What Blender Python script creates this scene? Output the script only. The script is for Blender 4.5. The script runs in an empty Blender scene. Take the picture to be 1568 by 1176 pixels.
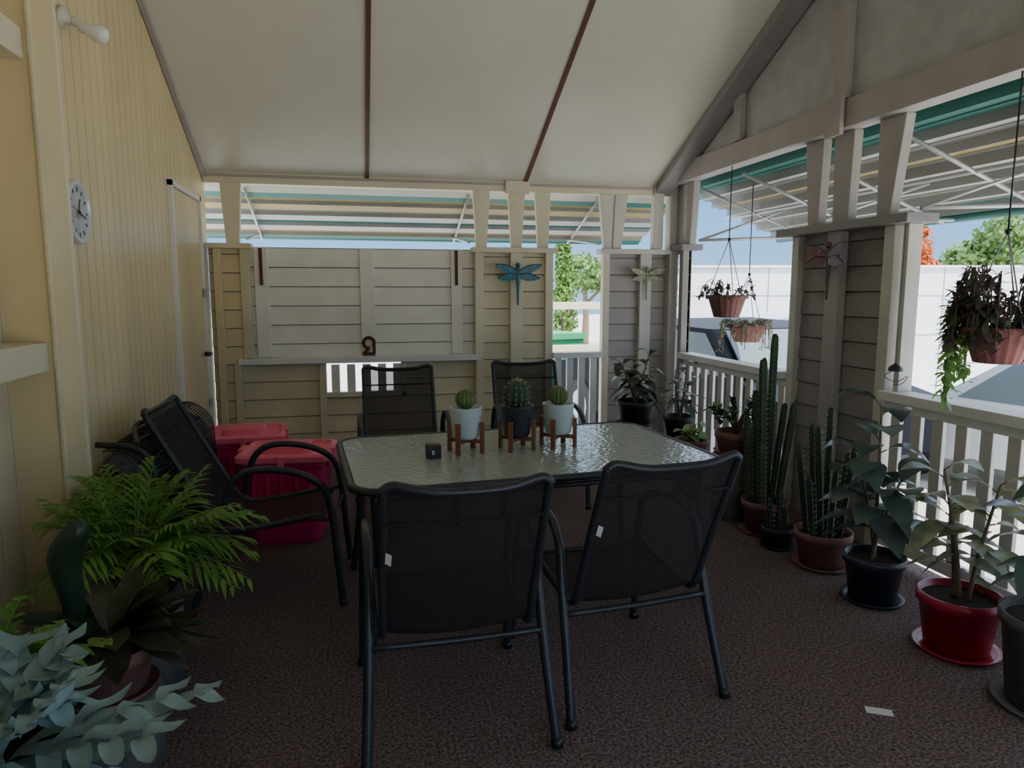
import bpy, math, random
from mathutils import Vector, Matrix
random.seed(7)
V=Vector
# ------------------------------------------------------------------ materials
def mat(name,col,rough=0.6,var=0.0,scale=8.0,bump=0.0,bscale=None,metal=0.0,col2=None,stretch=(1,1,1),spec=0.5,transp=0.0,translu=0.0):
    m=bpy.data.materials.new(name); m.use_nodes=True
    nt=m.node_tree; N=nt.nodes; L=nt.links
    b=N['Principled BSDF']; out=N['Material Output']
    b.inputs['Roughness'].default_value=rough; b.inputs['Metallic'].default_value=metal
    b.inputs['Specular IOR Level'].default_value=spec
    c=tuple(col)+(1,)
    b.inputs['Base Color'].default_value=c
    if var or col2 or bump:
        tc=N.new('ShaderNodeTexCoord'); mp=N.new('ShaderNodeMapping'); mp.inputs['Scale'].default_value=stretch
        L.new(tc.outputs['Object'],mp.inputs['Vector'])
    if var or col2:
        nz=N.new('ShaderNodeTexNoise'); nz.inputs['Scale'].default_value=scale; nz.inputs['Detail'].default_value=6
        L.new(mp.outputs[0],nz.inputs['Vector'])
        r=N.new('ShaderNodeValToRGB'); r.color_ramp.elements[0].position=.35; r.color_ramp.elements[1].position=.65
        if col2: a=tuple(col2)+(1,)
        else: a=tuple(x*(1-var) for x in col)+(1,)
        r.color_ramp.elements[0].color=a; r.color_ramp.elements[1].color=c
        L.new(nz.outputs['Fac'],r.inputs['Fac']); L.new(r.outputs['Color'],b.inputs['Base Color'])
    if bump:
        n2=N.new('ShaderNodeTexNoise'); n2.inputs['Scale'].default_value=bscale or scale*4; n2.inputs['Detail'].default_value=3
        L.new(mp.outputs[0],n2.inputs['Vector'])
        bp=N.new('ShaderNodeBump'); bp.inputs['Strength'].default_value=bump; bp.inputs['Distance'].default_value=.01
        L.new(n2.outputs['Fac'],bp.inputs['Height']); L.new(bp.outputs[0],b.inputs['Normal'])
    last=b.outputs[0]
    if translu:
        t=N.new('ShaderNodeBsdfTranslucent'); t.inputs['Color'].default_value=c
        mx=N.new('ShaderNodeMixShader'); mx.inputs[0].default_value=translu
        L.new(last,mx.inputs[1]); L.new(t.outputs[0],mx.inputs[2]); last=mx.outputs[0]
    if transp:
        t=N.new('ShaderNodeBsdfTransparent')
        mx=N.new('ShaderNodeMixShader'); mx.inputs[0].default_value=transp
        L.new(last,mx.inputs[1]); L.new(t.outputs[0],mx.inputs[2]); last=mx.outputs[0]
    L.new(last,out.inputs['Surface'])
    return m
M={}
M['yellow']=mat('paint_yellow',(.82,.67,.38),.36,.14,2.5,.08,30,stretch=(1,1,.3))
M['yellowdk']=mat('paint_yellow_groove',(.33,.25,.11),.7)
M['cream']=mat('paint_cream',(.78,.69,.46),.5,.16,3,.1,30)
M['gapshade']=mat('board_gap_shade',(.20,.17,.12),.9)  # dark backing sheet; shade in the gaps between boards is put into its colour
M['creamlt']=mat('paint_cream_light',(.80,.73,.53),.5,.12,3,.1,30)
M['white']=mat('paint_white',(.86,.84,.79),.5,.10,4,.1,30)
M['panel']=mat('paint_warm_white',(.92,.88,.77),.5,.08,4,.1,30)
M['trimw']=mat('paint_trim_white',(.68,.65,.58),.5,.12,4,.1,30)
M['grey']=mat('paint_grey',(.44,.40,.375),.55,.12,4,.15,40)
M['greydk']=mat('paint_grey_dark_backlit',(.32,.30,.30),.6,.12,4,.15,40)  # darker grey: backlight shade of the right pier boards put into the colour
M['gable']=mat('gable_sheet',(.48,.475,.47),.7,.14,9,.25,60)
M['ceil']=mat('ceiling_sheet',(.74,.735,.62),.30,.07,1.4,.06,4)
M['brown']=mat('batten_brown',(.15,.06,.04),.6,.3,20)
M['teal']=mat('teal_metal',(.07,.26,.23),.5,.1,5)
M['awnw']=mat('awning_white',(.78,.77,.76),.45,.15,6,stretch=(.2,.2,1),translu=.06)
M['awny']=mat('awning_cream',(.66,.52,.24),.5,.15,6,stretch=(.2,.2,1),translu=.05)
M['awng']=mat('awning_grey',(.40,.40,.37),.5,.15,6,stretch=(.2,.2,1),translu=.03)
M['steel']=mat('galv_steel',(.55,.57,.58),.4,.15,12,metal=.5)
M['carpet']=mat('carpet',(.29,.208,.196),.95,0,90,.9,160,col2=(.08,.055,.054),spec=.1)
M['blk']=mat('black_powdercoat',(.018,.018,.02),.32,.2,10)
M['leg']=mat('charcoal_metal',(.028,.033,.042),.35,.2,10)
M['sling']=mat('sling_mesh',(.030,.025,.026),.85,.2,80,.4,400,transp=.15,spec=.3)
M['tag']=mat('white_tag',(.7,.7,.66),.6)
M['rust']=mat('rust',(.16,.05,.03),.8,.4,30,.3)
M['red']=mat('red_plastic_shaded',(.62,.012,.13),.4,.08,5)  # tub body: its shade below the lid is put into the darker red
M['pink']=mat('pink_red_plastic',(.95,.17,.28),.42,.08,5)
M['terra']=mat('terracotta',(.28,.13,.11),.75,.25,12,.2)
M['terrapink']=mat('pink_terracotta',(.52,.20,.18),.7,.2,12,.1)
M['potred']=mat('glazed_red',(.42,.017,.05),.28,.15,6)
M['potblue']=mat('dark_blue_pot',(.03,.033,.055),.35,.15,6)
M['potblk']=mat('black_pot',(.025,.025,.03),.5,.15,6)
M['potwht']=mat('pale_blue_white_pot',(.62,.70,.72),.4,.08,6)
M['potnavy']=mat('navy_pot',(.03,.042,.06),.35,.1,6)
M['concrete']=mat('concrete',(.15,.15,.145),.9,.35,14,.4)
M['soil']=mat('soil',(.05,.035,.025),.95,.4,60,.8)
M['wood']=mat('stand_wood',(.26,.095,.045),.5,.3,20,stretch=(1,1,.2))
M['stem']=mat('stem_bark',(.20,.15,.09),.8,.3,30)
M['cact']=mat('cactus_green',(.05,.095,.05),.6,.3,25)
M['cactlt']=mat('cactus_light',(.14,.22,.06),.6,.3,30)
M['cactdk']=mat('cactus_dark',(.04,.07,.045),.6,.3,25)
M['spine']=mat('spines',(.62,.55,.36),.6)
M['leafdk']=mat('leaf_dark',(.032,.065,.036),.35,.3,12,translu=.12)
M['leafrub']=mat('leaf_rubber',(.085,.135,.115),.3,.3,8,translu=.1)
M['leafvar']=mat('leaf_variegated',(.45,.46,.28),.4,0,10,col2=(.06,.11,.07),translu=.2)
M['leafgr']=mat('leaf_fern_green',(.19,.40,.06),.45,.35,8,translu=.3)
M['leaflt']=mat('leaf_light',(.27,.48,.12),.45,.25,8,translu=.3)
M['leafblue']=mat('leaf_blue_green',(.32,.47,.48),.5,.3,8,translu=.15)
M['leafbr']=mat('leaf_bronze',(.070,.065,.040),.4,.3,8,translu=.1)
M['leafpur']=mat('leaf_purple',(.14,.06,.09),.45,.4,14,col2=(.07,.14,.05),translu=.2)
M['leafdry']=mat('leaf_pale_trailing',(.40,.42,.26),.6,.3,14,translu=.2)
M['tree']=mat('tree_foliage',(.15,.27,.06),.7,.4,2,translu=.25)
M['orange']=mat('autumn_foliage',(.62,.16,.04),.7,.3,2,translu=.3)
M['cypress']=mat('cypress_foliage',(.16,.30,.05),.7,.4,3,translu=.2)
M['ground']=mat('ground_gravel',(.54,.51,.46),.9,.2,6,.3)
M['shed']=mat('shed_white',(.88,.88,.88),.6,.04,1)
M['seam']=mat('shed_seam',(.30,.31,.33),.6)
M['carw']=mat('car_silver',(.55,.58,.62),.4,metal=.2)
M['carb']=mat('car_dark',(.010,.012,.018),.6,spec=.1)
M['carl']=mat('tarp_blue_grey',(.40,.43,.56),.8,spec=.1)
M['carg']=mat('car_glass',(.12,.15,.17),.3,spec=.3)
M['tyre']=mat('tyre',(.02,.02,.02),.8)
M['clockf']=mat('clock_face',(.55,.58,.62),.4,.3,20)
M['clockr']=mat('clock_rim',(.75,.76,.77),.3,metal=.3)
M['bulb']=mat('bulb_glass',(.85,.85,.82),.15)
M['plastic']=mat('lamp_socket',(.70,.68,.60),.4)
M['dfteal']=mat('dragonfly_teal',(.03,.20,.28),.3,.5,30)
M['dfyel']=mat('dragonfly_olive',(.35,.36,.18),.3,.5,30)
M['dfred']=mat('dragonfly_red',(.22,.09,.09),.3,.5,30)
M['hamper']=mat('woven_net_black',(.035,.035,.045),.7,0,45,.9,70,col2=(.15,.15,.17))
M['gbin']=mat('green_bin',(.03,.25,.10),.5)
def glass():
    m=bpy.data.materials.new('hammered_glass'); m.use_nodes=True; nt=m.node_tree; N=nt.nodes; L=nt.links
    b=N['Principled BSDF']; b.inputs['Base Color'].default_value=(.48,.53,.49,1); b.inputs['Roughness'].default_value=.10
    b.inputs['Specular IOR Level'].default_value=1.0
    tc=N.new('ShaderNodeTexCoord'); vo=N.new('ShaderNodeTexVoronoi'); vo.feature='SMOOTH_F1'; vo.inputs['Scale'].default_value=48
    L.new(tc.outputs['Object'],vo.inputs['Vector'])
    bp=N.new('ShaderNodeBump'); bp.inputs['Strength'].default_value=.7; bp.inputs['Distance'].default_value=.005
    L.new(vo.outputs['Distance'],bp.inputs['Height']); L.new(bp.outputs[0],b.inputs['Normal'])
    t=N.new('ShaderNodeBsdfTransparent'); t.inputs['Color'].default_value=(.75,.82,.78,1)
    mx=N.new('ShaderNodeMixShader'); mx.inputs[0].default_value=.2
    L.new(b.outputs[0],mx.inputs[1]); L.new(t.outputs[0],mx.inputs[2]); L.new(mx.outputs[0],N['Material Output'].inputs['Surface'])
    return m
M['glass']=glass()

# ------------------------------------------------------------------ mesh builder
class MB:
    def __init__(s): s.v=[];s.f=[];s.m=[];s.s=[];s.mats=[]
    def mi(s,k):
        if k not in s.mats: s.mats.append(k)
        return s.mats.index(k)
    def raw(s,vs,fs,k,sm=False):
        o=len(s.v); s.v+= [tuple(x) for x in vs]; i=s.mi(k)
        for f in fs: s.f.append(tuple(o+a for a in f)); s.m.append(i); s.s.append(sm)
    def hexa(s,p,k):
        s.raw(p,[(3,2,1,0),(4,5,6,7),(0,1,5,4),(1,2,6,5),(2,3,7,6),(3,0,4,7)],k)
    def box(s,x0,x1,y0,y1,z0,z1,k):
        s.hexa([(x0,y0,z0),(x1,y0,z0),(x1,y1,z0),(x0,y1,z0),(x0,y0,z1),(x1,y0,z1),(x1,y1,z1),(x0,y1,z1)],k)
    def beam(s,a,b,w,h,k,up=(0,0,1)):
        a=V(a);b=V(b);d=(b-a).normalized();u=V(up)
        if abs(d.dot(u))>.99:u=V((0,1,0))
        r=d.cross(u).normalized();u=r.cross(d)
        p=[]
        for e in (a,b):
            for i,j in((-1,-1),(1,-1),(1,1),(-1,1)): p.append(e+r*i*w/2+u*j*h/2)
        s.hexa(p,k)
    def ext(s,pts,off,k):
        n=len(pts);o=V(off);vs=[V(p) for p in pts]+[V(p)+o for p in pts]
        fs=[tuple(range(n))[::-1],tuple(range(n,2*n))]+[(i,(i+1)%n,n+(i+1)%n,n+i) for i in range(n)]
        s.raw(vs,fs,k)
    def lathe(s,prof,k,c=(0,0,0),seg=24,sm=True,ribs=0,rd=0.0,cap=True):
        vs=[];fs=[];n=len(prof)
        for r,z in prof:
            for i in range(seg):
                a=2*math.pi*i/seg; rr=r*(1-rd*(0.5-0.5*math.cos(a*ribs))) if ribs else r
                vs.append((c[0]+rr*math.cos(a),c[1]+rr*math.sin(a),c[2]+z))
        for j in range(n-1):
            for i in range(seg):
                fs.append((j*seg+i,j*seg+(i+1)%seg,(j+1)*seg+(i+1)%seg,(j+1)*seg+i))
        if cap:
            fs.append(tuple(range(seg))[::-1]); fs.append(tuple((n-1)*seg+i for i in range(seg)))
        s.raw(vs,fs,k,sm)
    def tube(s,path,r,k,seg=8,sm=True,smooth=0,ribs=0,rd=0):
        P=[V(p) for p in path]
        if smooth:
            Q=[];n=len(P)
            for i in range(n-1):
                p0=P[max(i-1,0)];p1=P[i];p2=P[i+1];p3=P[min(i+2,n-1)]
                for j in range(smooth):
                    t=j/smooth
                    Q.append(.5*((2*p1)+(p2-p0)*t+(2*p0-5*p1+4*p2-p3)*t*t+(-p0+3*p1-3*p2+p3)*t**3))
            Q.append(P[-1]);P=Q
        n=len(P)
        if isinstance(r,(list,tuple)):
            R=[]
            for i in range(n):
                x=i*(len(r)-1)/(n-1); a=int(x); c=min(a+1,len(r)-1); R.append(r[a]+(r[c]-r[a])*(x-a))
        else: R=[r]*n
        vs=[];fs=[];prev=None
        for i,p in enumerate(P):
            d=(P[min(i+1,n-1)]-P[max(i-1,0)]).normalized()
            if prev is None:
                a=V((0,0,1)) if abs(d.z)<.9 else V((1,0,0)); u=(a-d*a.dot(d)).normalized()
            else:
                u=(prev-d*prev.dot(d)).normalized()
            prev=u;w=d.cross(u)
            for j in range(seg):
                t=2*math.pi*j/seg; rr=R[i]*(1-rd*(.5-.5*math.cos(t*ribs))) if ribs else R[i]
                vs.append(p+u*rr*math.cos(t)+w*rr*math.sin(t))
        for i in range(n-1):
            for j in range(seg): fs.append((i*seg+j,i*seg+(j+1)%seg,(i+1)*seg+(j+1)%seg,(i+1)*seg+j))
        fs.append(tuple(range(seg))[::-1]);fs.append(tuple((n-1)*seg+j for j in range(seg)))
        s.raw(vs,fs,k,sm)
    def leaf(s,b,d,L,W,k,droop=.3,fold=.15,n=5,wave=0,peak=.5):
        b=V(b);d=V(d).normalized();up=V((0,0,1))
        if abs(d.z)>.95: up=V((1,0,0))
        r=d.cross(up).normalized();u=r.cross(d)
        vs=[];fs=[]
        for i in range(n+1):
            t=i/n
            if t<peak: w=math.sin(t/peak*math.pi/2)
            else: w=math.cos((t-peak)/(1-peak)*math.pi/2)
            w=max(w,.04)*W/2
            c=b+d*L*t+V((0,0,-1))*droop*L*t*t+u*(wave*math.sin(t*7)*L*.05)
            vs+= [c-r*w+u*w*fold*2,c,c+r*w+u*w*fold*2]
        for i in range(n):
            a=i*3
            fs+=[(a,a+1,a+4,a+3),(a+1,a+2,a+5,a+4)]
        s.raw(vs,fs,k,True)
    def sphere(s,c,r,k,seg=16,rings=10,sc=(1,1,1),ribs=0,rd=0):
        prof=[(max(r*math.sin(math.pi*i/rings),.0005)*sc[0],-r*math.cos(math.pi*i/rings)*sc[2]) for i in range(rings+1)]
        s.lathe(prof,k,c,seg,True,ribs,rd)
    def build(s,name,loc=(0,0,0),rz=0,bevel=0,rot=None):
        me=bpy.data.meshes.new(name); me.from_pydata(s.v,[],s.f)
        for k in s.mats: me.materials.append(M[k])
        for p,i,sm in zip(me.polygons,s.m,s.s): p.material_index=i; p.use_smooth=sm
        me.update()
        o=bpy.data.objects.new(name,me); bpy.context.collection.objects.link(o)
        o.location=loc; o.rotation_euler=rot if rot else (0,0,rz)
        if bevel:
            b=o.modifiers.new('bevel','BEVEL'); b.width=bevel; b.segments=2; b.limit_method='ANGLE'; b.angle_limit=.7
        return o

# ------------------------------------------------------------------ room shell
XL,XR,YB=-1.15,2.90,6.13
RIDGE=2.6
def cz(y): return 2.42+.472*(YB-y) if y>RIDGE else 2.42+.472*(YB-RIDGE)-.472*(RIDGE-y)
b=MB(); b.box(-1.6,3.0,-1.4,6.3,-.06,0,'carpet'); b.build('floor')
b=MB()
xa,xb=-1.45,3.05
for y0,y1 in((6.35,RIDGE),(RIDGE,-1.6)):
    z0,z1=cz(y0),cz(y1)
    b.hexa([(xa,y0,z0),(xb,y0,z0),(xb,y1,z1),(xa,y1,z1),(xa,y0,z0+.08),(xb,y0,z0+.08),(xb,y1,z1+.08),(xa,y1,z1+.08)],'ceil')
b.build('ceiling')
b=MB()
for x in(.13,1.47):
    b.beam((x,6.13,cz(6.13)-.004),(x,RIDGE,cz(RIDGE)-.004),.030,.02,'brown')
b.build('trim_1')
b=MB()
y=3.2
while y<6.2:
    y1=min(y+.094,6.2)
    b.hexa([(XL-.05,y,0),(XL,y,0),(XL,y1,0),(XL-.05,y1,0),(XL-.05,y,cz(y)),(XL,y,cz(y)),(XL,y1,cz(y1)),(XL-.05,y1,cz(y1))],'yellow')
    y+=.102
b.hexa([(XL-.08,3.2,0),(XL-.006,3.2,0),(XL-.006,6.2,0),(XL-.08,6.2,0),(XL-.08,3.2,cz(3.2)),(XL-.006,3.2,cz(3.2)),(XL-.006,6.2,cz(6.2)),(XL-.08,6.2,cz(6.2))],'yellowdk')
b.build('wall_left')
b=MB()
y=-1.4
while y<3.0:
    y1=min(y+.142,3.1); zt=min(cz(y),cz(y1))
    b.box(XL-.2,XL-.12,y,y1,0,zt,'cream'); y+=.15
b.box(XL-.22,XL-.128,-1.4,3.1,0,2.45,'gapshade')
b.build('wall_left')
b=MB(); z=0
while z<2.2:
    b.box(XL-.2,.60,-1.46,-1.40,z,min(z+.143,2.2),'cream'); z+=.15
b.box(XL-.2,.60,-1.48,-1.45,0,2.2,'gapshade')
b.build('wall_front_light_block')  # unseen wall added behind the camera to block front light and darken the room
b=MB()
b.box(XL-.2,XL+.05,2.97,3.19,0,cz(3.2),'yellow')
b.tube([(XL+.045,3.19,0),(XL+.045,3.19,cz(3.2))],.014,'creamlt')
b.tube([(XL+.045,2.965,0),(XL+.045,2.965,cz(3.2))],.012,'cream')
b.build('trim_2',bevel=.006)
b=MB()
b.box(XL-.12,XL+.02,-1.1,2.97,1.20,1.31,'creamlt')
b.box(XL-.12,XL+.02,-1.1,2.97,2.32,2.43,'creamlt')
b.build('trim_3',bevel=.006)
b=MB(); b.beam((XL+.02,6.13,cz(6.13)-.02),(XL+.02,3.2,cz(3.2)-.02),.03,.04,'grey'); b.build('trim_4')
b=MB()
b.box(XL+.001,XL+.015,5.04,5.86,.02,2.17,'yellow')
b.box(XL+.001,XL+.028,5.00,5.035,0,2.22,'white'); b.box(XL+.001,XL+.028,5.86,5.895,0,2.22,'white'); b.box(XL+.001,XL+.028,5.00,5.895,2.175,2.21,'white')
b.tube([(XL+.015,5.80,1.02),(XL+.055,5.80,1.02)],.018,'blk'); b.box(XL+.045,XL+.065,5.70,5.83,1.01,1.03,'blk')
b.box(XL+.02,XL+.035,5.84,5.90,1.45,1.52,'steel'); b.box(XL+.02,XL+.035,5.84,5.90,.6,.67,'steel')
b.build('door_1')
def hboards(b,axis,fix0,fix1,a0,a1,z0,z1,k,h=.15):
    z=z0
    while z<z1-.01:
        zt=min(z+h-.007,z1); t=.012
        if axis=='y': b.hexa([(a0,fix0-t,z),(a1,fix0-t,z),(a1,fix1,z),(a0,fix1,z),(a0,fix0,zt),(a1,fix0,zt),(a1,fix1,zt),(a0,fix1,zt)],k)
        else: b.hexa([(fix0-t,a0,z),(fix1,a0,z),(fix1,a1,z),(fix0-t,a1,z),(fix0,a0,zt),(fix1,a0,zt),(fix1,a1,zt),(fix0,a1,zt)],k)
        z+=h
    if axis=='y': b.box(a0,a1,fix0+.008,fix1+.01,z0,z1,'gapshade')
    else: b.box(fix0+.008,fix1+.01,a0,a1,z0,z1,'gapshade')
b=MB()
hboards(b,'y',YB+.03,YB+.07,-1.14,-.25,0,.90,'cream')
hboards(b,'y',YB+.03,YB+.07,.38,1.07,0,.90,'cream')
hboards(b,'y',YB+.03,YB+.07,-.25,.38,0,.62,'cream')
hboards(b,'y',YB+.03,YB+.07,-1.14,-.86,.9,1.85,'yellow')
hboards(b,'y',YB+.03,YB+.07,1.07,1.70,0,1.84,'cream')
hboards(b,'y',YB+.03,YB+.07,2.22,2.95,0,1.84,'grey')
hboards(b,'y',YB+.10,YB+.14,-.9,1.08,.9,1.86,'panel',.16)
b.build('wall_back')
b=MB()
b.box(-1.10,-1.04,YB-.02,YB+.03,0,1.84,'yellow'); b.box(-.98,-.92,YB-.01,YB+.04,0,.9,'cream')
b.box(-.90,-.83,YB+.0,YB+.1,.95,1.85,'cream')
b.box(-.80,-.69,YB+.065,YB+.11,.95,1.86,'panel')
b.box(.05,.17,YB+.065,YB+.11,.95,1.86,'panel')
b.box(.83,.93,YB+.065,YB+.11,.95,1.86,'panel')
b.box(1.03,1.10,YB-.02,YB+.06,0,1.84,'creamlt'); b.box(1.34,1.45,YB-.03,YB+.04,0,1.84,'creamlt'); b.box(1.66,1.73,YB-.02,YB+.06,0,1.84,'creamlt')
b.box(2.20,2.26,YB-.02,YB+.06,0,1.84,'creamlt'); b.box(2.55,2.66,YB-.03,YB+.04,0,1.84,'trimw'); b.box(2.82,2.9,YB-.06,YB+.06,0,2.45,'trimw'); b.box(2.66,2.75,YB-.06,YB+.02,1.88,2.45,'trimw')
b.box(-.31,-.25,YB-.01,YB+.06,0,.88,'creamlt'); b.box(-.25,.42,YB-.0,YB+.06,.60,.645,'creamlt'); b.box(.38,.42,YB,YB+.06,.60,.88,'creamlt')
for i in range(5):
    x=-.21+i*.13
    b.box(x,x+.07,YB+.02,YB+.05,.645,.88,'white')
b.build('trim_5',bevel=.004)
b=MB(); b.box(-.94,1.05,YB-.06,YB+.08,.90,.945,'white'); b.box(1.73,2.20,YB-.05,YB+.08,.90,.95,'white')
b.build('trim_6',bevel=.004)
b=MB()
for i in range(4):
    x=1.76+i*.112; b.box(x,x+.06,YB,YB+.03,.12,.90,'white')
b.box(1.735,2.195,YB-.0,YB+.04,.08,.14,'white')
b.build('balustrade')
b=MB()
b.box(-1.14,2.95,YB-.03,YB+.07,2.35,2.44,'creamlt'); b.box(-1.14,2.95,YB-.045,YB-.03,2.40,2.42,'grey')
b.box(-1.14,-.80,YB-.08,YB+.08,1.84,1.88,'cream'); b.box(1.0,1.76,YB-.08,YB+.08,1.83,1.875,'creamlt'); b.box(2.16,2.92,YB-.08,YB+.08,1.83,1.875,'trimw')
def strutb(xt0,xt1,xb0,xb1,k='creamlt',zt=2.36,zb=1.875):
    b.ext([(xb0,YB-.03,zb),(xb1,YB-.03,zb),(xt1,YB-.03,zt),(xt0,YB-.03,zt)],(0,.06,0),k)
strutb(-1.02,-.86,-.99,-.89); strutb(1.01,1.16,1.04,1.13); strutb(1.32,1.47,1.35,1.44); strutb(1.56,1.70,1.59,1.68)
strutb(2.15,2.28,2.20,2.27,'trimw'); strutb(2.30,2.42,2.28,2.36,'trimw')
b.box(1.29,1.5,YB-.06,YB-.02,2.33,2.44,'creamlt')
b.build('trim_7',bevel=.004)
for y0,y1 in((3.46,4.24),(5.97,6.06),(-1.4,.53)):
    b=MB(); hboards(b,'x',XR+.04,XR+.08,y0,y1,0,1.86,'greydk'); b.build('wall_right')
b=MB()
for ya,yb in((5.70,RIDGE),(RIDGE,-.48)):
    b.hexa([(XR-.06,ya,2.60),(XR-.06,yb,2.60),(XR,yb,2.60),(XR,ya,2.60),(XR-.06,ya,cz(ya)),(XR-.06,yb,cz(yb)),(XR,yb,cz(yb)),(XR,ya,cz(ya))],'gable')
b.build('wall_gable')
b=MB()
for y0,y1 in((5.90,5.97),(3.80,3.92),(.1,.2)): b.box(XR-.03,XR+.03,y0,y1,0,1.86,'grey')
for y0,y1 in((4.24,4.31),(3.38,3.46),(.53,.6)): b.box(XR-.01,XR+.09,y0,y1,0,1.86,'trimw')
b.box(XR-.0,XR+.09,3.29,3.33,.95,1.86,'trimw')
for y0,y1 in((3.22,4.40),(5.82,6.05),(-.1,.7)): b.box(XR-.08,XR+.12,y0,y1,1.86,1.91,'greydk')
b.build('trim_8',bevel=.004)
b=MB()
b.box(XR-.10,XR+.025,-1.3,6.06,2.44,2.60,'grey')
for y in(4.93,3.78,2.5,1.3): b.box(XR-.11,XR-.061,y-.05,y+.05,2.605,cz(y)-.02,'grey')
b.beam((XR-.15,6.13,cz(6.13)-.04),(XR-.15,RIDGE,cz(RIDGE)-.04),.16,.07,'greydk')
b.build('trim_9',bevel=.004)
b=MB()
def strutr(yt0,yt1,yb0,yb1):
    b.ext([(XR-.02,yb0,1.91),(XR-.02,yb1,1.91),(XR-.02,yt1,2.44),(XR-.02,yt0,2.44)],(.06,0,0),'grey')
strutr(4.02,4.20,4.04,4.14); strutr(3.74,3.92,3.76,3.90); strutr(3.34,3.54,3.42,3.52)
strutr(5.75,5.88,5.80,5.88); strutr(5.95,6.1,5.95,6.1); strutr(.3,.45,.32,.42)
b.box(XR-.14,XR-.111,3.72,3.86,2.40,2.62,'grey')
b.build('trim_10',bevel=.004)
for y0,y1 in((4.315,5.895),(.61,3.375)):
    b=MB()
    b.box(XR-.06,XR+.09,y0,y1,.90,.95,'white'); b.box(XR,XR+.05,y0,y1,.84,.90,'white'); b.box(XR,XR+.05,y0,y1,.06,.13,'white')
    n=int((y1-y0)/.14)
    for i in range(n):
        y=y0+(i+.5)*(y1-y0)/n
        b.box(XR+.01,XR+.035,y-.034,y+.034,.10,.86,'trimw')
    b.build('balustrade',bevel=.003)
b=MB()
for x in(-.745,.875): b.box(x-.012,x+.012,YB+.05,YB+.065,1.55,1.85,'rust')
b.build('rusty_hinge_strap')
b=MB()
b.tube([(.11+.045*math.cos(a*math.pi/8),YB+.05,1.06+.045*math.sin(a*math.pi/8)) for a in range(-2,13)]+[(.11-.01,YB+.05,1.0),(.06,YB+.05,.965)],.014,'rust',smooth=2)
b.tube([(.11-.05,YB+.05,.965),(.16,YB+.05,.965)],.013,'rust')
b.tube([(.155,YB+.05,.965),(.155,YB+.05,1.05)],.012,'rust')
b.build('rusty_house_number')

# ------------------------------------------------------------------ awnings
b=MB()
bands=['teal','teal','awny','awny','awng','awnw','teal','awnw','awny','teal']
n=len(bands)
for i,k in enumerate(bands):
    t0=i/n;t1=(i+1)/n
    y0=YB+.12+1.0*t0; y1=YB+.12+1.0*t1+.01; s_=.022*(i%2); z0=2.405-.36*t0-s_; z1=2.405-.36*t1-s_-.012
    b.hexa([(-1.4,y0,z0-.012),(3.0,y0,z0-.012),(3.0,y1,z1-.012),(-1.4,y1,z1-.012),(-1.4,y0,z0),(3.0,y0,z0),(3.0,y1,z1),(-1.4,y1,z1)],k)
    b.box(-1.4,3.0,y0-.004,y0+.004,z0-.028,z0+.05,'teal' if i<2 else 'awng')
for x in(-.85,1.0,2.2):
    b.tube([(x,YB+.12,1.93),(x-.02,YB+1.05,2.03)],.012,'steel'); b.tube([(x,YB+.12,2.33),(x,YB+1.1,2.0)],.012,'steel')
b.tube([(-1.4,YB+1.13,2.02),(3,YB+1.13,2.02)],.026,'teal')
b.build('window_awning')
b=MB()
seq=['teal','teal','teal','awnw','awng','awny','awng','awnw','awng','awnw','awng','awnw','teal','teal']
n=len(seq)
for i in range(n):
    t0=i/n;t1=(i+1)/n
    s_=.025*(i%2)
    x0=XR+.14+1.15*t0; x1=XR+.14+1.15*t1+.012; z0=2.54-.48*t0-s_; z1=2.54-.48*t1-s_
    k=seq[i]
    b.hexa([(x0,-1,z0-.012),(x1,-1,z1-.012),(x1,6.5,z1-.012),(x0,6.5,z0-.012),(x0,-1,z0),(x1,-1,z1),(x1,6.5,z1),(x0,6.5,z0)],k)
    b.box(x0-.004,x0+.004,-1,6.5,z0-.040,z0+.07,'teal' if i<3 else 'awng')
b.box(XR+.028,XR+.165,-1,6.5,2.545,2.575,'teal')   # strip added to block sun leaking between beam and awning
for y in(5.95,5.2,4.4,3.6,2.8,2.0,1.2):
    b.tube([(XR+.12,y,2.42),(XR+1.27,y,1.98)],.014,'steel')
for y in(5.9,4.3,3.35,1.8):
    b.tube([(XR+.12,y,1.95),(XR+1.25,y,2.0)],.013,'steel'); b.tube([(XR+.12,y,1.95),(XR+.8,y-.25,2.2)],.01,'steel')
b.tube([(XR+.7,-1,2.20),(XR+.7,6.5,2.20)],.013,'steel')
b.tube([(XR+1.29,-1,2.01),(XR+1.29,6.5,2.01)],.026,'teal')
b.build('window_awning')

# ------------------------------------------------------------------ furniture
def rrect(w,d,r,n=8):
    pts=[]
    for cx,cy,a0 in((w/2-r,d/2-r,0),(-w/2+r,d/2-r,90),(-w/2+r,-d/2+r,180),(w/2-r,-d/2+r,270)):
        for i in range(n+1):
            a=math.radians(a0+90*i/n); pts.append((cx+r*math.cos(a),cy+r*math.sin(a)))
    return pts
b=MB()
W,D=1.72,1.06
pp=rrect(W-.03,D-.03,.12); b.ext([(x,y,.708) for x,y in pp],(0,0,.007),'glass')
ring=[(x,y,.702) for x,y in rrect(W,D,.13)]; ring.append(ring[0]); ring.append(ring[1]); b.tube(ring,.018,'leg',seg=10)
for sx in(-1,1):
    for sy in(-1,1):
        b.tube([(sx*(W/2-.09),sy*(D/2-.09),.69),(sx*(W/2-.10),sy*(D/2-.10),.35),(sx*(W/2-.06),sy*(D/2-.06),0)],.019,'leg',smooth=4)
    b.tube([(sx*(W/2-.1),-D/2+.1,.64),(sx*(W/2-.1),D/2-.1,.64)],.012,'leg')
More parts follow.
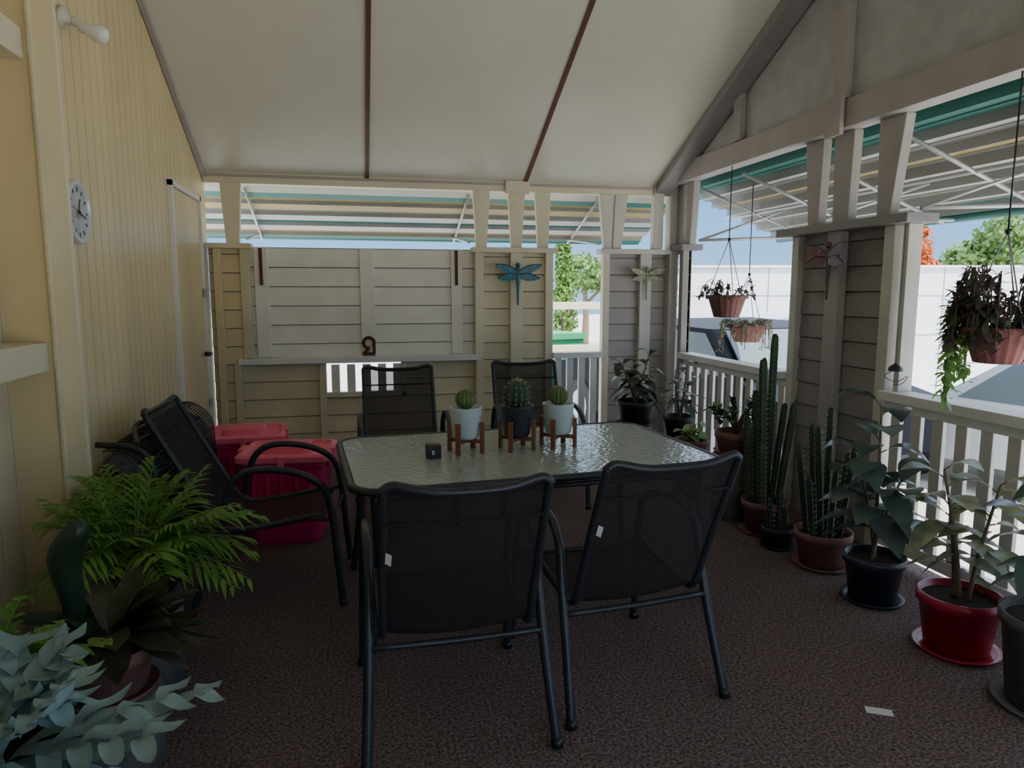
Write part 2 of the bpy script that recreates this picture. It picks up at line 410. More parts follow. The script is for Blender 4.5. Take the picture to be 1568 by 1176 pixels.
for sy in(-1,1): b.tube([(-W/2+.1,sy*(D/2-.1),.64),(W/2-.1,sy*(D/2-.1),.64)],.012,'leg')
b.build('patio_table',(.79,3.37,0),math.radians(4.5))

def chair(loc,rz,tag=False,rec=0.0):
    b=MB()
    hw=.245
    prof=[(-.42-rec,.945),(-.405-rec,.915),(-.31-rec*.7,.70),(-.215-rec*.3,.48),(-.185,.41),(-.13,.38),(.05,.395),(.25,.43),(.30,.415)]
    for s in(-1,1):
        b.tube([(s*hw,y,z) for y,z in prof],.0145,'leg',smooth=4)
        b.tube([(s*.30,.38,0),(s*.295,.36,.2),(s*.29,.34,.43),(s*.288,.31,.565),(s*.285,.22,.64),(s*.285,.08,.675),(s*.285,-.05,.665),(s*.285,-.125,.59),(s*.288,-.155,.46),(s*.295,-.22,.26),(s*.31,-.31,0)],.0175,'leg',smooth=5)
        b.tube([(s*.31,-.31,0),(s*.309,-.30,.03)],.021,'blk'); b.tube([(s*.30,.38,0),(s*.30,.377,.03)],.021,'blk')
        b.tube([(s*hw,-.15,.385),(s*.292,-.17,.41)],.010,'leg'); b.tube([(s*hw,.2,.42),(s*.29,.335,.42)],.009,'leg')
    b.tube([(-.295,-.19,.36),(0,-.18,.35),(.295,-.19,.36)],.012,'leg',smooth=3)
    b.tube([(-.292,.34,.38),(.292,.34,.38)],.011,'leg')
    y0=prof[0][0]
    b.tube([(-hw,y0,.94),(-.215,y0-.005,.957),(-.1,y0-.02,.935),(.1,y0-.02,.935),(.215,y0-.005,.957),(hw,y0,.94)],.0145,'leg',smooth=4)
    P=[(p[0],p[1]) for p in prof]
    fine=[]
    for i in range(len(P)-1):
        for j in range(3):
            t=j/3; fine.append((P[i][0]*(1-t)+P[i+1][0]*t,P[i][1]*(1-t)+P[i+1][1]*t))
    fine.append(P[-1]); vs=[];fs=[];nx=8
    for i,(y,z) in enumerate(fine):
        a=fine[max(i-1,0)];c=fine[min(i+1,len(fine)-1)]; t=V((0,c[0]-a[0],c[1]-a[1])).normalized(); nrm=V((0,-t.z,t.y))
        if nrm.z>0: nrm=-nrm
        for j in range(nx+1):
            x=-hw+2*hw*j/nx; sag=.022*(1-(x/hw)**2)
            if z>.9: sag*=.3
            q=V((x,y,z))+(nrm*sag if abs(nrm.z)>.5 else V((0,-sag,0))); vs.append(q)
    for i in range(len(fine)-1):
        for j in range(nx): fs.append((i*(nx+1)+j,i*(nx+1)+j+1,(i+1)*(nx+1)+j+1,(i+1)*(nx+1)+j))
    b.raw(vs,fs,'sling',True)
    b.box(-hw,hw,-.385-rec*.9,-.379-rec*.9,.825,.835,'sling')
    if tag:
        b.ext([(-.238,-.345,.735),(-.220,-.345,.725),(-.222,-.328,.685),(-.240,-.328,.695)],(0,-.003,0),'tag')
    b.build('patio_chair',loc,rz)
chair((.30,2.38,0),math.radians(1),True)
chair((.965,2.50,0),math.radians(6),True)
chair((-.455,3.66,0),math.radians(-93),False,.06)
chair((.30,4.74,0),math.radians(181))
chair((1.26,4.91,0),math.radians(178))

def cactuspot(x,y,potk,big,k):
    b=MB(); g=math.pi/4+.2
    for i in range(4):
        a=g+i*math.pi/2; c,s_=math.cos(a),math.sin(a)
        b.beam((.088*c,.088*s_,0),(.088*c,.088*s_,.15),.022,.016,'wood',up=(c,s_,0))
    b.beam((-.085*math.cos(g),-.085*math.sin(g),.055),(.085*math.cos(g),.085*math.sin(g),.055),.018,.018,'wood')
    b.beam((.085*math.sin(g),-.085*math.cos(g),.055),(-.085*math.sin(g),.085*math.cos(g),.055),.018,.018,'wood')
    b.lathe([(.055,.066),(.066,.08),(.080,.215),(.082,.222),(.074,.222),(.070,.205),(.001,.205)],potk,seg=32)
    b.lathe([(.07,.204),(.001,.207)],'soil',seg=20,cap=False)
    R=.066 if big else .050
    zc=.214+R*.9
    b.sphere((0,0,zc),R,k,seg=78,rings=14,sc=(1,1,1.12 if big else .95),ribs=13,rd=.18)
    for i in range(13):
        a=2*math.pi*i/13
        for j in range(0,8):
            ph=math.pi*j/9; rr=R*math.sin(ph); z=zc+R*math.cos(ph)*(1.1 if big else .95)
            p=V((rr*math.cos(a),rr*math.sin(a),z)); o=(p-V((0,0,zc))).normalized()
            for q in range(7 if big else 4):
                dd=(o+V((random.uniform(-.8,.8),random.uniform(-.8,.8),random.uniform(-.8,.8)))).normalized()
                e=V((-dd.y,dd.x,0)).normalized()*.0012
                b.raw([p-e,p+e,p+dd*(.018 if big else .011)],[(0,1,2)],'spine')
    return b.build('potted_cactus',(x,y,.716),0)
cactuspot(.516,3.38,'potwht',False,'cactlt')
cactuspot(.775,3.38,'potnavy',True,'cact')
cactuspot(.995,3.40,'potwht',False,'cactlt')
b=MB(); b.box(-.032,.032,-.028,.028,0,.065,'potblk'); b.box(-.024,.024,-.02,.02,.065,.0655,'wood'); b.box(-.012,.0,-.0285,-.028,.02,.04,'clockf')
b.build('candle_box',(.345,3.28,.716),.1,bevel=.004)

def tub(loc,rz):
    b=MB()
    def ring(w,d,z,r=.05): return [(x,y,z) for x,y in rrect(w,d,r,5)]
    R=[ring(.38,.34,0),ring(.40,.36,.03),ring(.47,.42,.47),ring(.49,.44,.475),ring(.49,.44,.51),]
    n=len(R[0]); vs=[p for r in R for p in r]
    fs=[(j*n+i,j*n+(i+1)%n,(j+1)*n+(i+1)%n,(j+1)*n+i) for j in range(len(R)-1) for i in range(n)]+[tuple(range(n))[::-1]]
    b.raw(vs,fs,'red',False)
    R=[ring(.53,.47,.505),ring(.54,.48,.515),ring(.54,.48,.545),ring(.50,.44,.555),ring(.47,.41,.555),ring(.45,.39,.535),ring(.30,.24,.535),ring(.28,.22,.58),ring(.20,.15,.588)]
    n=len(R[0]); vs=[p for r in R for p in r]
    fs=[(j*n+i,j*n+(i+1)%n,(j+1)*n+(i+1)%n,(j+1)*n+i) for j in range(len(R)-1) for i in range(n)]+[tuple(range(n))[::-1],tuple((len(R)-1)*n+i for i in range(n))]
    b.raw(vs,fs,'pink',False)
    for sx in(-1,1): b.box(sx*.265-.02,sx*.265+.02,-.07,.07,.43,.56,'pink')
    for i in range(5): b.box(-.16+i*.08-.012,-.16+i*.08+.012,-.235,-.205,.30,.44,'red')
    b.box(-.02,.02,-.25,-.235,.49,.55,'pink')
    b.build('storage_tub',loc,rz,bevel=.006)
tub((-.42,4.42,0),math.radians(-6)); tub((-.76,5.05,0),math.radians(4))

b=MB()
random.seed(3)
ny=24; LY=1.45
sec=[(.0,0),(.19,0),(.21,.25),(.22,.5),(.21,.66),(.16,.76),(.08,.80),(0,.76)]
vs=[];fs=[]
for i in range(ny+1):
    y=i/ny*LY
    for (x,z) in sec:
        w=1+.04*math.sin(i*1.7+x*9)+random.uniform(-.02,.02)
        e=1-.10*(abs(2*i/ny-1)**4)
        vs.append((x*w,y,z*e*(1+random.uniform(-.02,.02))))
m=len(sec)
for i in range(ny):
    for j in range(m): fs.append((i*m+j,i*m+(j+1)%m,(i+1)*m+(j+1)%m,(i+1)*m+j))
fs.append(tuple(range(m)));fs.append(tuple(ny*m+j for j in range(m))[::-1])
b.raw(vs,fs,'hamper',True)
for i in range(0,29):
    y=.02+i*.05
    b.tube([(.225,y,.04),(.235,y+.03,.3),(.235,y-.02,.55),(.21,y+.03,.70),(.12,y-.01,.80),(.03,y+.02,.80)],.004,'blk',seg=5,smooth=3)
for z,x in((.12,.225),(.22,.23),(.32,.235),(.42,.24),(.52,.238),(.62,.23),(.72,.20),(.79,.12)):
    b.tube([(x,.0,z),(x+.005,.3,z+.02),(x,.6,z-.01),(x+.005,1.0,z+.015),(x,LY,z)],.004,'blk',seg=5,smooth=3)
b.tube([(.24,-.01,.0),(.25,-.01,.60),(.20,-.01,.80),(.02,-.01,.84)],.014,'blk',smooth=4)
b.tube([(.24,LY*.5,.68),(.20,LY*.5-.1,.80),(.10,LY*.5-.2,.85),(.05,LY*.3,.83),(.16,.1,.80)],.012,'blk',smooth=4)
b.build('netted_storage_bundle',(XL+.02,3.32,0))

# ------------------------------------------------------------------ wall items
b=MB()
b.lathe([(.001,0),(.13,0),(.135,.012),(.132,.028),(.118,.032),(.112,.020),(.001,.020)],'clockr',seg=48,cap=False)
b.lathe([(.112,.0205),(.0005,.0205)],'clockf',seg=48,cap=False)
for i in range(12):
    a=i*math.pi/6; b.beam((.085*math.cos(a),.085*math.sin(a),.022),(.103*math.cos(a),.103*math.sin(a),.022),.006,.002,'blk')
b.beam((0,0,.024),(.02,.055,.024),.007,.002,'blk'); b.beam((0,0,.026),(.07,-.02,.026),.005,.002,'blk'); b.beam((0,0,.027),(-.08,.02,.027),.002,.001,'rust')
b.sphere((0,0,.025),.006,'blk',8,6)
b.leaf((-.03,-.02,.022),(1,.3,0),.07,.04,'dfyel',0,0)
b.build('wall_clock',(XL+.002,3.37,1.83),rot=(math.radians(90),0,math.radians(90)))
b=MB()
b.lathe([(.045,0),(.045,.02),(.02,.03),(.018,.06)],'plastic',seg=20)
b.tube([(0,0,.05),(0,0,.075),(.02,0,.10)],.020,'plastic',seg=14,smooth=3)
b.lathe([(.018,.0),(.022,.02),(.034,.05),(.036,.07),(.028,.095),(.001,.105)],'bulb',c=(.012,0,.09),seg=20)
b.build('wall_light_bulb',(XL,3.40,2.62),rot=(0,math.radians(108),0))
def dragonfly(name,loc,rot,k,s=1):
    b=MB()
    b.tube([(0,.0,.10),(0,-.0,.03),(0,0,-.05),(0,0,-.20)],[.012,.020,.012,.006],k,seg=8,smooth=4)
    b.sphere((0,-.005,.115),.019,k,10,8)
    for sx in(-1,1):
        for (dz,L) in((.35,.20),(-.12,.17)):
            d=V((sx,0,dz)).normalized(); base=V((0,-.012,.05 if dz>0 else .03)); r=V((-dz*sx,0,1)).normalized()
            vs=[];fs=[];n=7
            for i in range(n+1):
                t=i/n; w=.028*math.sin(math.pi*min(1,t*.85+.12))+.004; c=base+d*L*t+V((0,-.02*t,0))
                vs+=[c-r*w,c+r*w]
            for i in range(n): fs.append((2*i,2*i+1,2*i+3,2*i+2))
            b.raw(vs,fs,k)
            b.tube([base+r*.01,base+d*L*.5+r*.030+V((0,-.01,0)),base+d*L+V((0,-.02,0))],.003,'blk',seg=5,smooth=3)
    o=b.build(name,loc,rot=rot); o.scale=(s,s,s); return o
dragonfly('dragonfly_ornament',(1.40,YB-.06,1.60),(0,0,0),'dfteal',1.1)
dragonfly('dragonfly_ornament',(2.60,YB-.06,1.60),(0,0,0),'dfyel',.9)
dragonfly('dragonfly_ornament',(XR-.06,3.86,1.66),(0,0,math.radians(-90)),'dfred',1.05)

# ------------------------------------------------------------------ plants
def pot(b,r,h,k,z=0,saucer=True,rt=None):
    rt=rt or r*.78
    if saucer:
        b.lathe([(r*.95,z),(r*1.08,z+.02),(r*1.05,z+.022),(r*.9,z+.008),(.001,z+.008)],k,seg=28)
    z0=z+(.009 if saucer else 0)
    b.lathe([(rt,z0),(r*.97,z0+h-.04),(r*1.04,z0+h-.04),(r*1.05,z0+h),(r*.96,z0+h),(r*.93,z0+h-.03),(.001,z0+h-.03)],k,seg=32)
    b.lathe([(r*.93,z0+h-.028),(.001,z0+h-.02)],'soil',seg=20,cap=False)
    return z0+h-.03
def colcactus(b,x,y,z,h,r,k,lean=(0,0),ribs=5):
    b.tube([(x,y,z),(x+lean[0]*.4,y+lean[1]*.4,z+h*.4),(x+lean[0],y+lean[1],z+h*.93),(x+lean[0],y+lean[1],z+h)],[r*.85,r,r,r*.5],k,seg=ribs*4,smooth=6,ribs=ribs,rd=.45)
    n=int(h/.03)
    for i in range(n):
        t=i/n
        for q in range(ribs):
            a=2*math.pi*q/ribs+random.uniform(-.1,.1); dx,dy=math.cos(a),math.sin(a)
            p=V((x+lean[0]*t+dx*r*.9,y+lean[1]*t+dy*r*.9,z+h*t)); b.raw([p,p+V((0,0,.004)),p+V((dx*.016,dy*.016,.008))],[(0,1,2)],'spine')
random.seed(11)
b=MB(); zz=pot(b,.135,.20,'terra')
for x,y,h,r,l in((-.03,-.02,.92,.026,(-.03,.0)),(.03,.03,1.06,.025,(.03,.03)),(.06,-.05,.66,.025,(.06,-.03)),(-.07,.05,.55,.024,(-.02,.03)),(.0,.08,.70,.024,(-.01,.05)),(-.06,-.07,.42,.022,(-.03,-.02)),(.08,.05,.62,.022,(.08,.03))):
    colcactus(b,x,y,zz-.01,h,r,'cact',l)
b.build('potted_column_cactus',(2.47,3.84,0))
b=MB(); zz=pot(b,.09,.12,'potblk')
for x,y,h,r,l in((0,0,.25,.018,(.01,0)),(.03,.03,.18,.016,(.02,0)),(-.03,.02,.2,.016,(-.02,0)),(.01,-.04,.15,.016,(0,-.01))): colcactus(b,x,y,zz-.01,h,r,'cactdk',l)
b.build('potted_column_cactus',(2.40,3.58,0))
b=MB(); zz=pot(b,.145,.19,'terra')
for x,y,h,r,l in((-.03,-.02,.62,.022,(-.05,.0)),(.03,.03,.70,.022,(.02,.03)),(.06,-.05,.52,.020,(.04,-.03)),(-.07,.05,.50,.020,(-.05,.03)),(.0,.08,.6,.020,(-.01,.05)),(-.02,-.08,.4,.018,(-.01,-.03)),(.09,.02,.45,.018,(.05,.0)),(-.09,-.03,.35,.018,(-.05,-.02))):
    colcactus(b,x,y,zz-.01,h,r,'cactdk',l,4)
b.build('potted_column_cactus',(2.48,3.28,0))
random.seed(5)
b=MB(); b.lathe([(.15,0),(.15,.42),(.14,.43),(.001,.43)],'concrete',seg=28)
zz=pot(b,.135,.14,'terra',z=.432)
for i in range(12):
    a=i*.7; L=random.uniform(.18,.34); d=V((math.cos(a)*.9,math.sin(a)*.5,.85)).normalized(); p0=V((0,0,zz)); p1=p0+d*L
    b.tube([p0,p0+V((0,0,.06))+d*L*.3,p1],[.014,.009,.006],'stem',seg=6,smooth=3)
    for j in range(22):
        dd=V((random.uniform(-1,1),random.uniform(-1,1),random.uniform(-.2,1))).normalized()
        b.leaf(p0.lerp(p1,random.uniform(.6,1.05)),dd,random.uniform(.045,.07),.035,'leafgr' if j%3==0 else 'leafdk',.1,.1,4)
b.build('potted_jade_plant',(2.45,4.17,0))
def bigleaf(name,loc,potr,poth,potk,stems,leafk,L,W,seed,z=0,stand=None,n=12,rz=0,saucer=True):
    random.seed(seed); b=MB()
    if stand:
        b.lathe([(stand[0],0),(stand[0],stand[1]-.01),(stand[0]*.95,stand[1]),(.001,stand[1])],stand[2],seg=26); z=stand[1]+.001
    zz=pot(b,potr,poth,potk,z=z,saucer=saucer)
    for (x,y,tx,ty,h) in stems:
        P=[V((x,y,zz-.01)),V((x+(tx-x)*.3,y+(ty-y)*.3,zz+h*.4)),V((tx,ty,zz+h))]
        b.tube(P,[.010,.008,.005],'stem',seg=7,smooth=4)
        for i in range(n):
            t=.32+.68*i/(n-1); p=P[1].lerp(P[2],(t-.4)/.6) if t>.4 else P[0].lerp(P[1],t/.4)
            a=i*2.4+random.uniform(-.3,.3); el=.1+.9*(t-.35)+random.uniform(-.2,.2)
            d=V((math.cos(a)*math.cos(el),math.sin(a)*math.cos(el),math.sin(el)))
            q=p+d*L*.14; b.tube([p,q],.003,'stem',seg=5)
            b.leaf(q,d,L*random.uniform(.8,1.1),W*random.uniform(.85,1.1),leafk,random.uniform(.3,.9),.10,7,peak=.55)
    return b.build(name,loc,rz)
bigleaf('potted_rubber_plant',(2.44,2.84,0),.135,.22,'potblue',[(0,0,.0,.02,.76),(.02,.02,-.05,.10,.50),(-.02,0,.06,-.06,.40)],'leafrub',.25,.15,21,n=10)
bigleaf('potted_variegated_ficus',(2.44,2.34,0),.155,.24,'potred',[(0,0,-.08,.05,.55),(.02,-.02,.10,-.05,.50),(0,.03,.0,.08,.36)],'leafvar',.19,.11,22,n=11)
bigleaf('potted_variegated_ficus',(2.42,1.91,0),.17,.34,'concrete',[(0,0,-.08,.04,.40),(.02,-.02,.05,.05,.48)],'leafrub',.20,.10,23,n=11)
bigleaf('potted_foliage_plant',(2.33,5.62,0),.15,.20,'potblk',[(0,0,-.14,.0,.36),(.02,0,.14,.05,.42),(0,.02,0,.1,.30),(0,-.02,-.02,-.08,.24)],'leafdk',.18,.085,24,stand=(.14,.36,'concrete'),n=10)
bigleaf('potted_foliage_plant',(2.52,5.16,0),.12,.16,'potblk',[(0,0,-.05,.0,.34),(.02,0,.08,.05,.42),(0,0,.0,-.1,.26)],'leafrub',.16,.075,25,stand=(.13,.34,'concrete'),n=9)
bigleaf('potted_begonia',(2.38,4.66,0),.12,.12,'terra',[(0,0,-.05,.0,.08),(.02,0,.05,.05,.12),(0,0,0,-.05,.1)],'leaflt',.11,.085,26,stand=(.13,.30,'potblk'),n=6)

def frond(b,base,az,el,L,droop,n,ll,lw,k):
    d=V((math.cos(az)*math.cos(el),math.sin(az)*math.cos(el),math.sin(el))); pts=[]
    for i in range(n+1):
        t=i/n; pts.append(V(base)+d*L*t+V((0,0,-1))*droop*L*t*t)
    b.tube(pts,[.004,.003,.0015],'leaflt' if k=='leafgr' else k,seg=5)
    side=V((-math.sin(az),math.cos(az),0))
    for i in range(2,n+1):
        t=i/n; tang=(pts[i]-pts[i-1]).normalized()
        l=ll*(math.sin(math.pi*(.15+.8*t))**.7)
        for s in(-1,1):
            dd=(side*s*.7+tang*.8+V((0,0,random.uniform(-.1,.3)))).normalized()
            b.leaf(pts[i],dd,l*random.uniform(.8,1.2),lw,k,.4,.1,4,peak=.35)
def fits(x,az,reach,lim): return x+math.cos(az)*reach>lim
random.seed(31)
PX=-.85
b=MB(); b.lathe([(.16,0),(.165,.34),(.15,.35),(.001,.35)],'concrete',seg=28)
zz=pot(b,.14,.15,'potblk',z=.352)
c=0
while c<60:
    a=random.uniform(0,6.28); el=random.uniform(.1,1.4); L=random.uniform(.30,.52)
    if not fits(PX,a,L*math.cos(el)+.06,-1.10): continue
    if math.sin(a)*(L*math.cos(el)+.05)>.36: continue
    frond(b,(.05*math.cos(a),.05*math.sin(a),zz+.05),a,el,L,random.uniform(.15,.5),10,.15,.018,'leafgr'); c+=1
b.build('potted_parlour_palm',(PX,2.82,0))
random.seed(32)
PX=-.78
b=MB(); b.lathe([(.14,0),(.145,.24),(.13,.25),(.001,.25)],'concrete',seg=28)
zz=pot(b,.13,.15,'terra',z=.252)
c=0
while c<40:
    a=random.uniform(0,6.28); el=random.uniform(.10,1.1); L=random.uniform(.24,.42)
    d=V((math.cos(a)*math.cos(el),math.sin(a)*math.cos(el),math.sin(el)))
    if not fits(PX,a,L*math.cos(el),-1.24): continue
    b.leaf((.02*math.cos(a),.02*math.sin(a),zz+.02),d,L,random.uniform(.07,.12),'leafbr' if c%3 else 'leafdk',random.uniform(.2,.6),.2,8,wave=1); c+=1
b.tube([(-.08,.05,zz),(-.10,.03,zz+.18),(-.10,0,zz+.32),(-.05,-.02,zz+.41),(-.03,-.02,zz+.43)],[.012,.035,.05,.035,.008],'leafdk',seg=12,smooth=4)
b.build('potted_birds_nest_fern',(PX,2.30,0))
random.seed(35)
PX=-.95
b=MB(); b.lathe([(.13,0),(.135,.34),(.001,.34)],'concrete',seg=24)
zz=pot(b,.12,.15,'terra',z=.342)
c=0
while c<34:
    a=random.uniform(0,6.28); el=random.uniform(.5,1.3); L=random.uniform(.22,.34)
    if not fits(PX,a,L*math.cos(el)+.05,-1.24): continue
    frond(b,(.03*math.cos(a),.03*math.sin(a),zz),a,el,L,random.uniform(.2,.5),7,.08,.036,'leaflt' if c%2 else 'leafgr'); c+=1
b.build('potted_fern',(PX,1.88,0))
random.seed(33)
PX=-.72
b=MB(); b.lathe([(.14,0),(.14,.40),(.001,.40)],'concrete',seg=24)
zz=pot(b,.14,.18,'potblk',z=.402,saucer=False)
c=0
while c<20:
    a=random.uniform(0,6.28); el=random.uniform(.25,1.3); L=random.uniform(.28,.42); n=5; dr=random.uniform(.1,.6)
    if not fits(PX,a,L*math.cos(el)+.08,-1.24): continue
    c+=1
    d=V((math.cos(a)*math.cos(el),math.sin(a)*math.cos(el),math.sin(el))); side=V((-math.sin(a),math.cos(a),0)); pts=[]
    for j in range(n+1):
        t=j/n; pts.append(V((0,0,zz))+d*L*t+V((0,0,-1))*dr*L*t*t)
    b.leaf(pts[0],d,L*1.1,.07,'leafblue',dr,.1,9,wave=1,peak=.6)
    for j in range(2,n+1):
        tang=(pts[j]-pts[j-1]).normalized()
        for s in(-1,1):
            b.leaf(pts[j]-tang*.02,(side*s*.75+tang*.85+V((0,0,random.uniform(-.2,.4)))).normalized(),.14*(1.2-.5*j/n)*random.uniform(.8,1.15),.042,'leafblue',.2,.2,6,wave=1.6,peak=.4)
b.build('potted_blue_star_fern',(PX,1.48,0))

def hanging(name,loc,r,h,ztop,potk,trails,leafk,seed,tl=.2,up=.15,ls=1.0,long=0):
    random.seed(seed); b=MB()
    b.lathe([(r*.62,-h),(r*.9,-.03),(r*1.03,-.03),(r*1.05,0),(r*.95,0),(r*.9,-.02),(.001,-.02)],potk,seg=72,ribs=18,rd=.05)
    b.lathe([(r*.9,-.019),(.001,-.01)],'soil',seg=20,cap=False)
    H_=ztop-loc[2]; hk=min(.42,H_*.6)
    for i in range(3):
        a=i*2.094+.3; b.tube([(r*math.cos(a),r*math.sin(a),-.01),(0,0,hk)],.0035,'steel',seg=5)
    b.tube([(0,0,hk),(0,0,H_)],.004,'blk',seg=5); b.sphere((0,0,hk),.013,'blk',8,6)
    for i in range(trails+long):
        lg=i>=trails
        a=random.uniform(0,6.28) if not lg else random.uniform(1.3,2.4); R=random.uniform(.3,1)*r; p=V((R*math.cos(a),R*math.sin(a),0))
        o=V((math.cos(a),math.sin(a),0)); L=random.uniform(.3,1)*tl if not lg else random.uniform(.2,.36); u=random.uniform(.3,1)*up
        pts=[p,p+o*.05+V((0,0,u)),V((r*1.25*math.cos(a),r*1.25*math.sin(a),u*.4)),V((r*1.3*math.cos(a),r*1.3*math.sin(a),-L))]
        b.tube(pts,.003,'stem',seg=5,smooth=4)
        for j in range(18 if not lg else 34):
            t=random.random() if not lg else random.uniform(.6,1); seg=min(int(t*3),2); q=pts[seg].lerp(pts[seg+1],t*3-seg)
            dd=V((random.uniform(-1,1),random.uniform(-1,1),random.uniform(-.8,.6))).normalized()
            b.leaf(q,dd,random.uniform(.035,.06)*ls,.024*ls,leafk if not lg else 'leaflt',.2,.1,3)
    b.build(name,loc)
hanging('hanging_basket',(2.81,5.0,1.47),.155,.17,2.435,'terra',10,'leafpur',41,.02,.13)
hanging('hanging_basket',(3.28,5.48,1.22),.17,.15,2.38,'terra',26,'leafdry',42,.24,.04,.8)
hanging('hanging_basket',(2.82,2.62,1.34),.15,.16,2.435,'terrapink',48,'leafpur',43,.10,.28,1.3,long=9)
b=MB()
b.tube([(0,0,.0),(0,0,.77)],.0015,'blk',seg=5)
b.lathe([(.038,-.02),(.034,.0),(.012,.018),(.001,.022)],'blk',seg=20,cap=False)
b.tube([(-.02,0,-.02),(-.05,.02,-.05),(.02,.01,-.08),(.07,-.01,-.05),(.05,0,-.09),(0,.01,-.10)],.002,'blk',seg=5,smooth=5)
b.build('hanging_wire_ornament',(2.86,3.27,1.09))

b=MB(); b.box(-.045,.045,-.02,.02,0,.002,'tag'); b.build('paper_scrap',(1.80,2.02,.001),-.5)

# ------------------------------------------------------------------ outdoors
b=MB(); b.box(-30,60,-30,60,-.62,-.55,'ground'); b.build('ground')
b=MB()
Ls=10.5
b.box(0,Ls,0,4,-.55,1.90,'shed')
for z in(.75,1.42): b.box(0,Ls,-.008,0,z,z+.010,'seam')
for i in range(1,4): b.box(i*3-1,i*3-.99,-.008,0,-.5,1.90,'seam')
b.box(-.1,Ls+.1,-.04,4.1,1.90,1.94,'shed')
b.build('white_shed',(5.0,11.45,0),math.radians(-13))
def car(loc,rz,k,s=1):
    b=MB()
    prof=[(-2.2,.35),(-2.2,.85),(-1.6,.98),(-1.2,1.42),(.3,1.46),(1.0,1.0),(2.0,.85),(2.2,.6),(2.15,.3)]
    b.ext([(x,-.85,z) for x,z in prof],(0,1.7,0),k)
    g=[(-1.45,1.0),(-1.12,1.38),(.25,1.41),(.82,1.0)]
    for y in(-.856,.851): b.ext([(x,y,z) for x,z in g],(0,.005,0),'carg')
    b.ext([(.36,-.74,1.43),(.36,.74,1.43),(.98,.78,1.03),(.98,-.78,1.03)],(.01,0,.012),'carg')
    b.ext([(-1.25,-.74,1.40),(-1.25,.74,1.40),(-1.62,.78,1.0),(-1.62,-.78,1.0)],(-.01,0,.012),'carg')
    b.ext([(-.42,-.86,1.0),(-.34,-.86,1.0),(-.34,-.86,1.42),(-.42,-.86,1.42)],(0,1.72,0),k)
    for x in(-1.4,1.4):
        for y in(-.87,.67):
            vs=[(x+.33*math.cos(a*math.pi/12),y,.33+.33*math.sin(a*math.pi/12)) for a in range(24)]
            b.ext(vs,(0,.2,0),'tyre')
            vs=[(x+.2*math.cos(a*math.pi/8),y-.005,.33+.2*math.sin(a*math.pi/8)) for a in range(16)]
            b.ext(vs,(0,.21,0),'steel')
    for y in(-.6,.6): b.box(2.12,2.2,y-.15,y+.15,.6,.74,'awnw')
    o=b.build('parked_car',loc,rz,bevel=.04); o.scale=(s,s,s)
car((7.0,5.4,-.55),math.radians(100),'carw',.97); car((4.45,8.4,-.55),math.radians(99),'carb',1.16)
b=MB()
b.ext([(-.9,-.6,.45),(-.9,-.6,1.62),(-.5,-.6,1.72),(.5,-.6,1.25),(1.1,-.6,.75),(1.1,-.6,.45)],(0,1.2,0),'carl')
b.box(-.9,1.1,-.62,.62,.38,.46,'steel'); b.beam((1.1,0,.42),(1.9,0,.42),.06,.06,'steel')
for y in(-.72,.62):
    vs=[(.05+.28*math.cos(a*math.pi/12),y,.28+.28*math.sin(a*math.pi/12)) for a in range(24)]; b.ext(vs,(0,.12,0),'tyre')
b.build('tarp_covered_trailer',(6.75,9.4,-.55),math.radians(-12))
def tree(name,loc,blobs,k,n,ls,trunk,seed):
    random.seed(seed); b=MB()
    b.tube([(0,0,0),(.05,0,trunk*.5),(0,.05,trunk)],[.16,.12,.08],'stem',seg=8,smooth=3)
    for (c,r) in blobs:
        c=V(c)
        b.tube([(0,0,trunk*.7),c],[.07,.03],'stem',seg=6)
        for i in range(n):
            u=V((random.gauss(0,1),random.gauss(0,1),random.gauss(0,1))).normalized(); rr=random.uniform(.55,1.0)
            p=c+V((u.x*r[0],u.y*r[1],u.z*r[2]))*rr
            a=V((random.uniform(-1,1),random.uniform(-1,1),random.uniform(-1,1))).normalized(); e=a.cross(u).normalized()
            b.raw([p-a*ls,p-e*ls*.6,p+a*ls,p+e*ls*.6],[(0,1,2,3)],k)
    b.build(name,loc)
tree('gum_tree',(19.3,17.4,-.55),[((-.3,.3,3.5),(.9,.9,.9)),((.9,-1.0,3.9),(1.0,1.0,.85)),((-.9,1.0,2.9),(.8,.8,.7)),((1.8,-2.2,3.5),(1.0,1.0,1.0)),((.3,-.3,2.8),(1.7,1.7,.7)),((2.4,-3.0,3.0),(1,1,.8))],'tree',750,.12,2.4,1)
tree('autumn_tree',(15.75,17.5,-.55),[((0,0,3.2),(.42,.42,.9)),((.2,-.2,2.5),(.5,.5,.5))],'orange',800,.08,2.3,2)
tree('cypress_tree',(4.35,14.5,-.55),[((0,0,1.6),(.30,.30,1.3)),((0,0,2.6),(.20,.20,.9))],'cypress',900,.06,2.4,3)
tree('garden_tree',(8.3,25,-.55),[((0,0,2.7),(.9,.9,.8)),((1.0,0,2.5),(.8,.8,.7))],'tree',500,.12,2.2,4)
b=MB()
for z in(1.28,.75): b.box(1.9,3.3,8.3,8.38,z,z+.09,'creamlt')
for x in(2.0,3.02): b.box(x,x+.09,8.3,8.4,-.55,1.37,'creamlt')
b.build('neighbour_fence')
b=MB(); b.box(2.0,3.4,12,12.1,-.55,1.15,'gable')
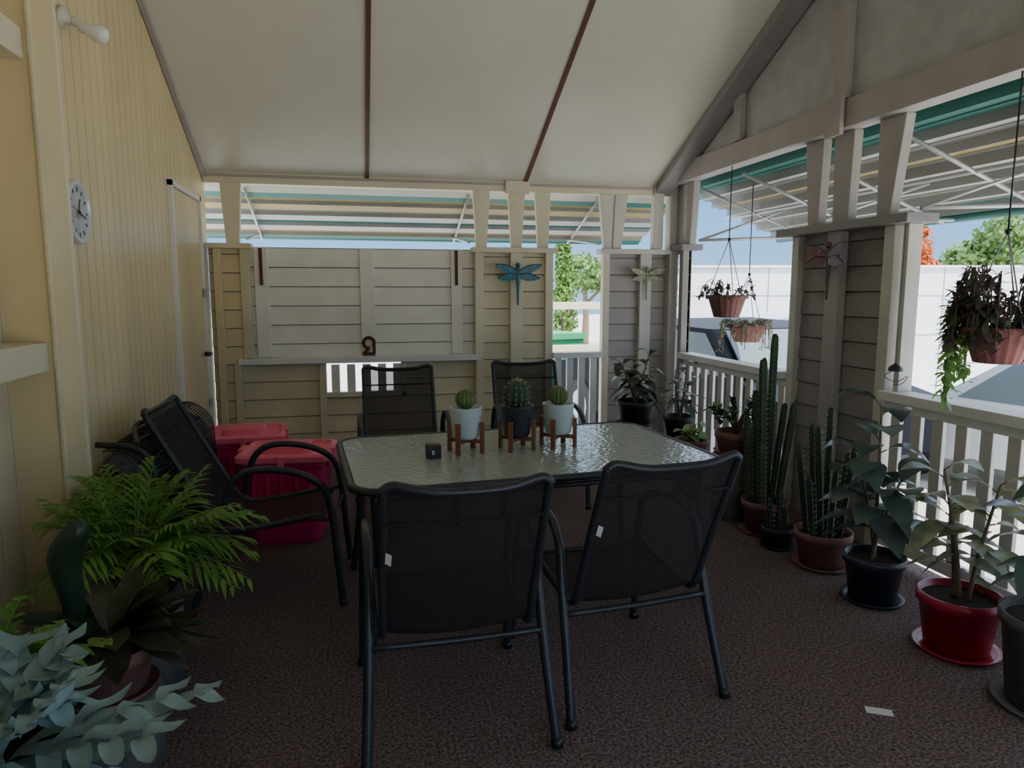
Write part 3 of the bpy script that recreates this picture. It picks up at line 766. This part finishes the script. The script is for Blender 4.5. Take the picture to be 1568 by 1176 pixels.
for i in range(10): b.box(2.0,3.4,11.98,12,-.5+i*.17,-.49+i*.17,'seam')
b.build('garden_wall')
b=MB(); b.hexa([(-.22,-.25,0),(.22,-.25,0),(.22,.25,0),(-.22,.25,0),(-.28,-.34,.95),(.28,-.34,.95),(.28,.34,.95),(-.28,.34,.95)],'gbin'); b.box(-.3,.3,-.37,.37,.95,1.02,'gbin')
for s in(-1,1): b.tube([(s*.28,.28,.1),(s*.22,.28,.1)],.1,'tyre',seg=16)
b.tube([(-.25,.4,1.0),(.25,.4,1.0)],.02,'gbin'); o=b.build('wheelie_bin',(3.2,11.3,-.55),.3); o.scale=(1.2,1.2,1.35)

# ------------------------------------------------------------------ light
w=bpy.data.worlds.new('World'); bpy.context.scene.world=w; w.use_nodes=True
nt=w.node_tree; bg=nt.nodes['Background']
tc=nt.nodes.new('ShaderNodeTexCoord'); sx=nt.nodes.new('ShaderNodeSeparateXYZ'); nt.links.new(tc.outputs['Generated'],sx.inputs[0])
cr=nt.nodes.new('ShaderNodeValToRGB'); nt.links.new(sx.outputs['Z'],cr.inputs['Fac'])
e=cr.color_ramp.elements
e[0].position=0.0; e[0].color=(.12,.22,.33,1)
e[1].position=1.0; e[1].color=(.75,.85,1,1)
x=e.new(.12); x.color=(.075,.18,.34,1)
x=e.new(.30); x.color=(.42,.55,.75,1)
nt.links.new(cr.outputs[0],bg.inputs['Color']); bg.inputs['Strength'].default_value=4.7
sd=bpy.data.lights.new('sun','SUN'); sd.energy=13; sd.angle=.01; sd.color=(1,.95,.86)
so=bpy.data.objects.new('sun',sd); bpy.context.collection.objects.link(so)
so.rotation_euler=V((-.25,.42,-.87)).to_track_quat('-Z','Y').to_euler(); so.location=(5,-3,12)
# ------------------------------------------------------------------ camera
cd=bpy.data.cameras.new('camera'); cd.sensor_width=36; cd.lens=24.8; cd.clip_end=300
co=bpy.data.objects.new('camera',cd); bpy.context.collection.objects.link(co)
co.location=(0,0,1.5); co.rotation_euler=(math.radians(82.5),0,math.radians(-12.5))
bpy.context.scene.camera=co
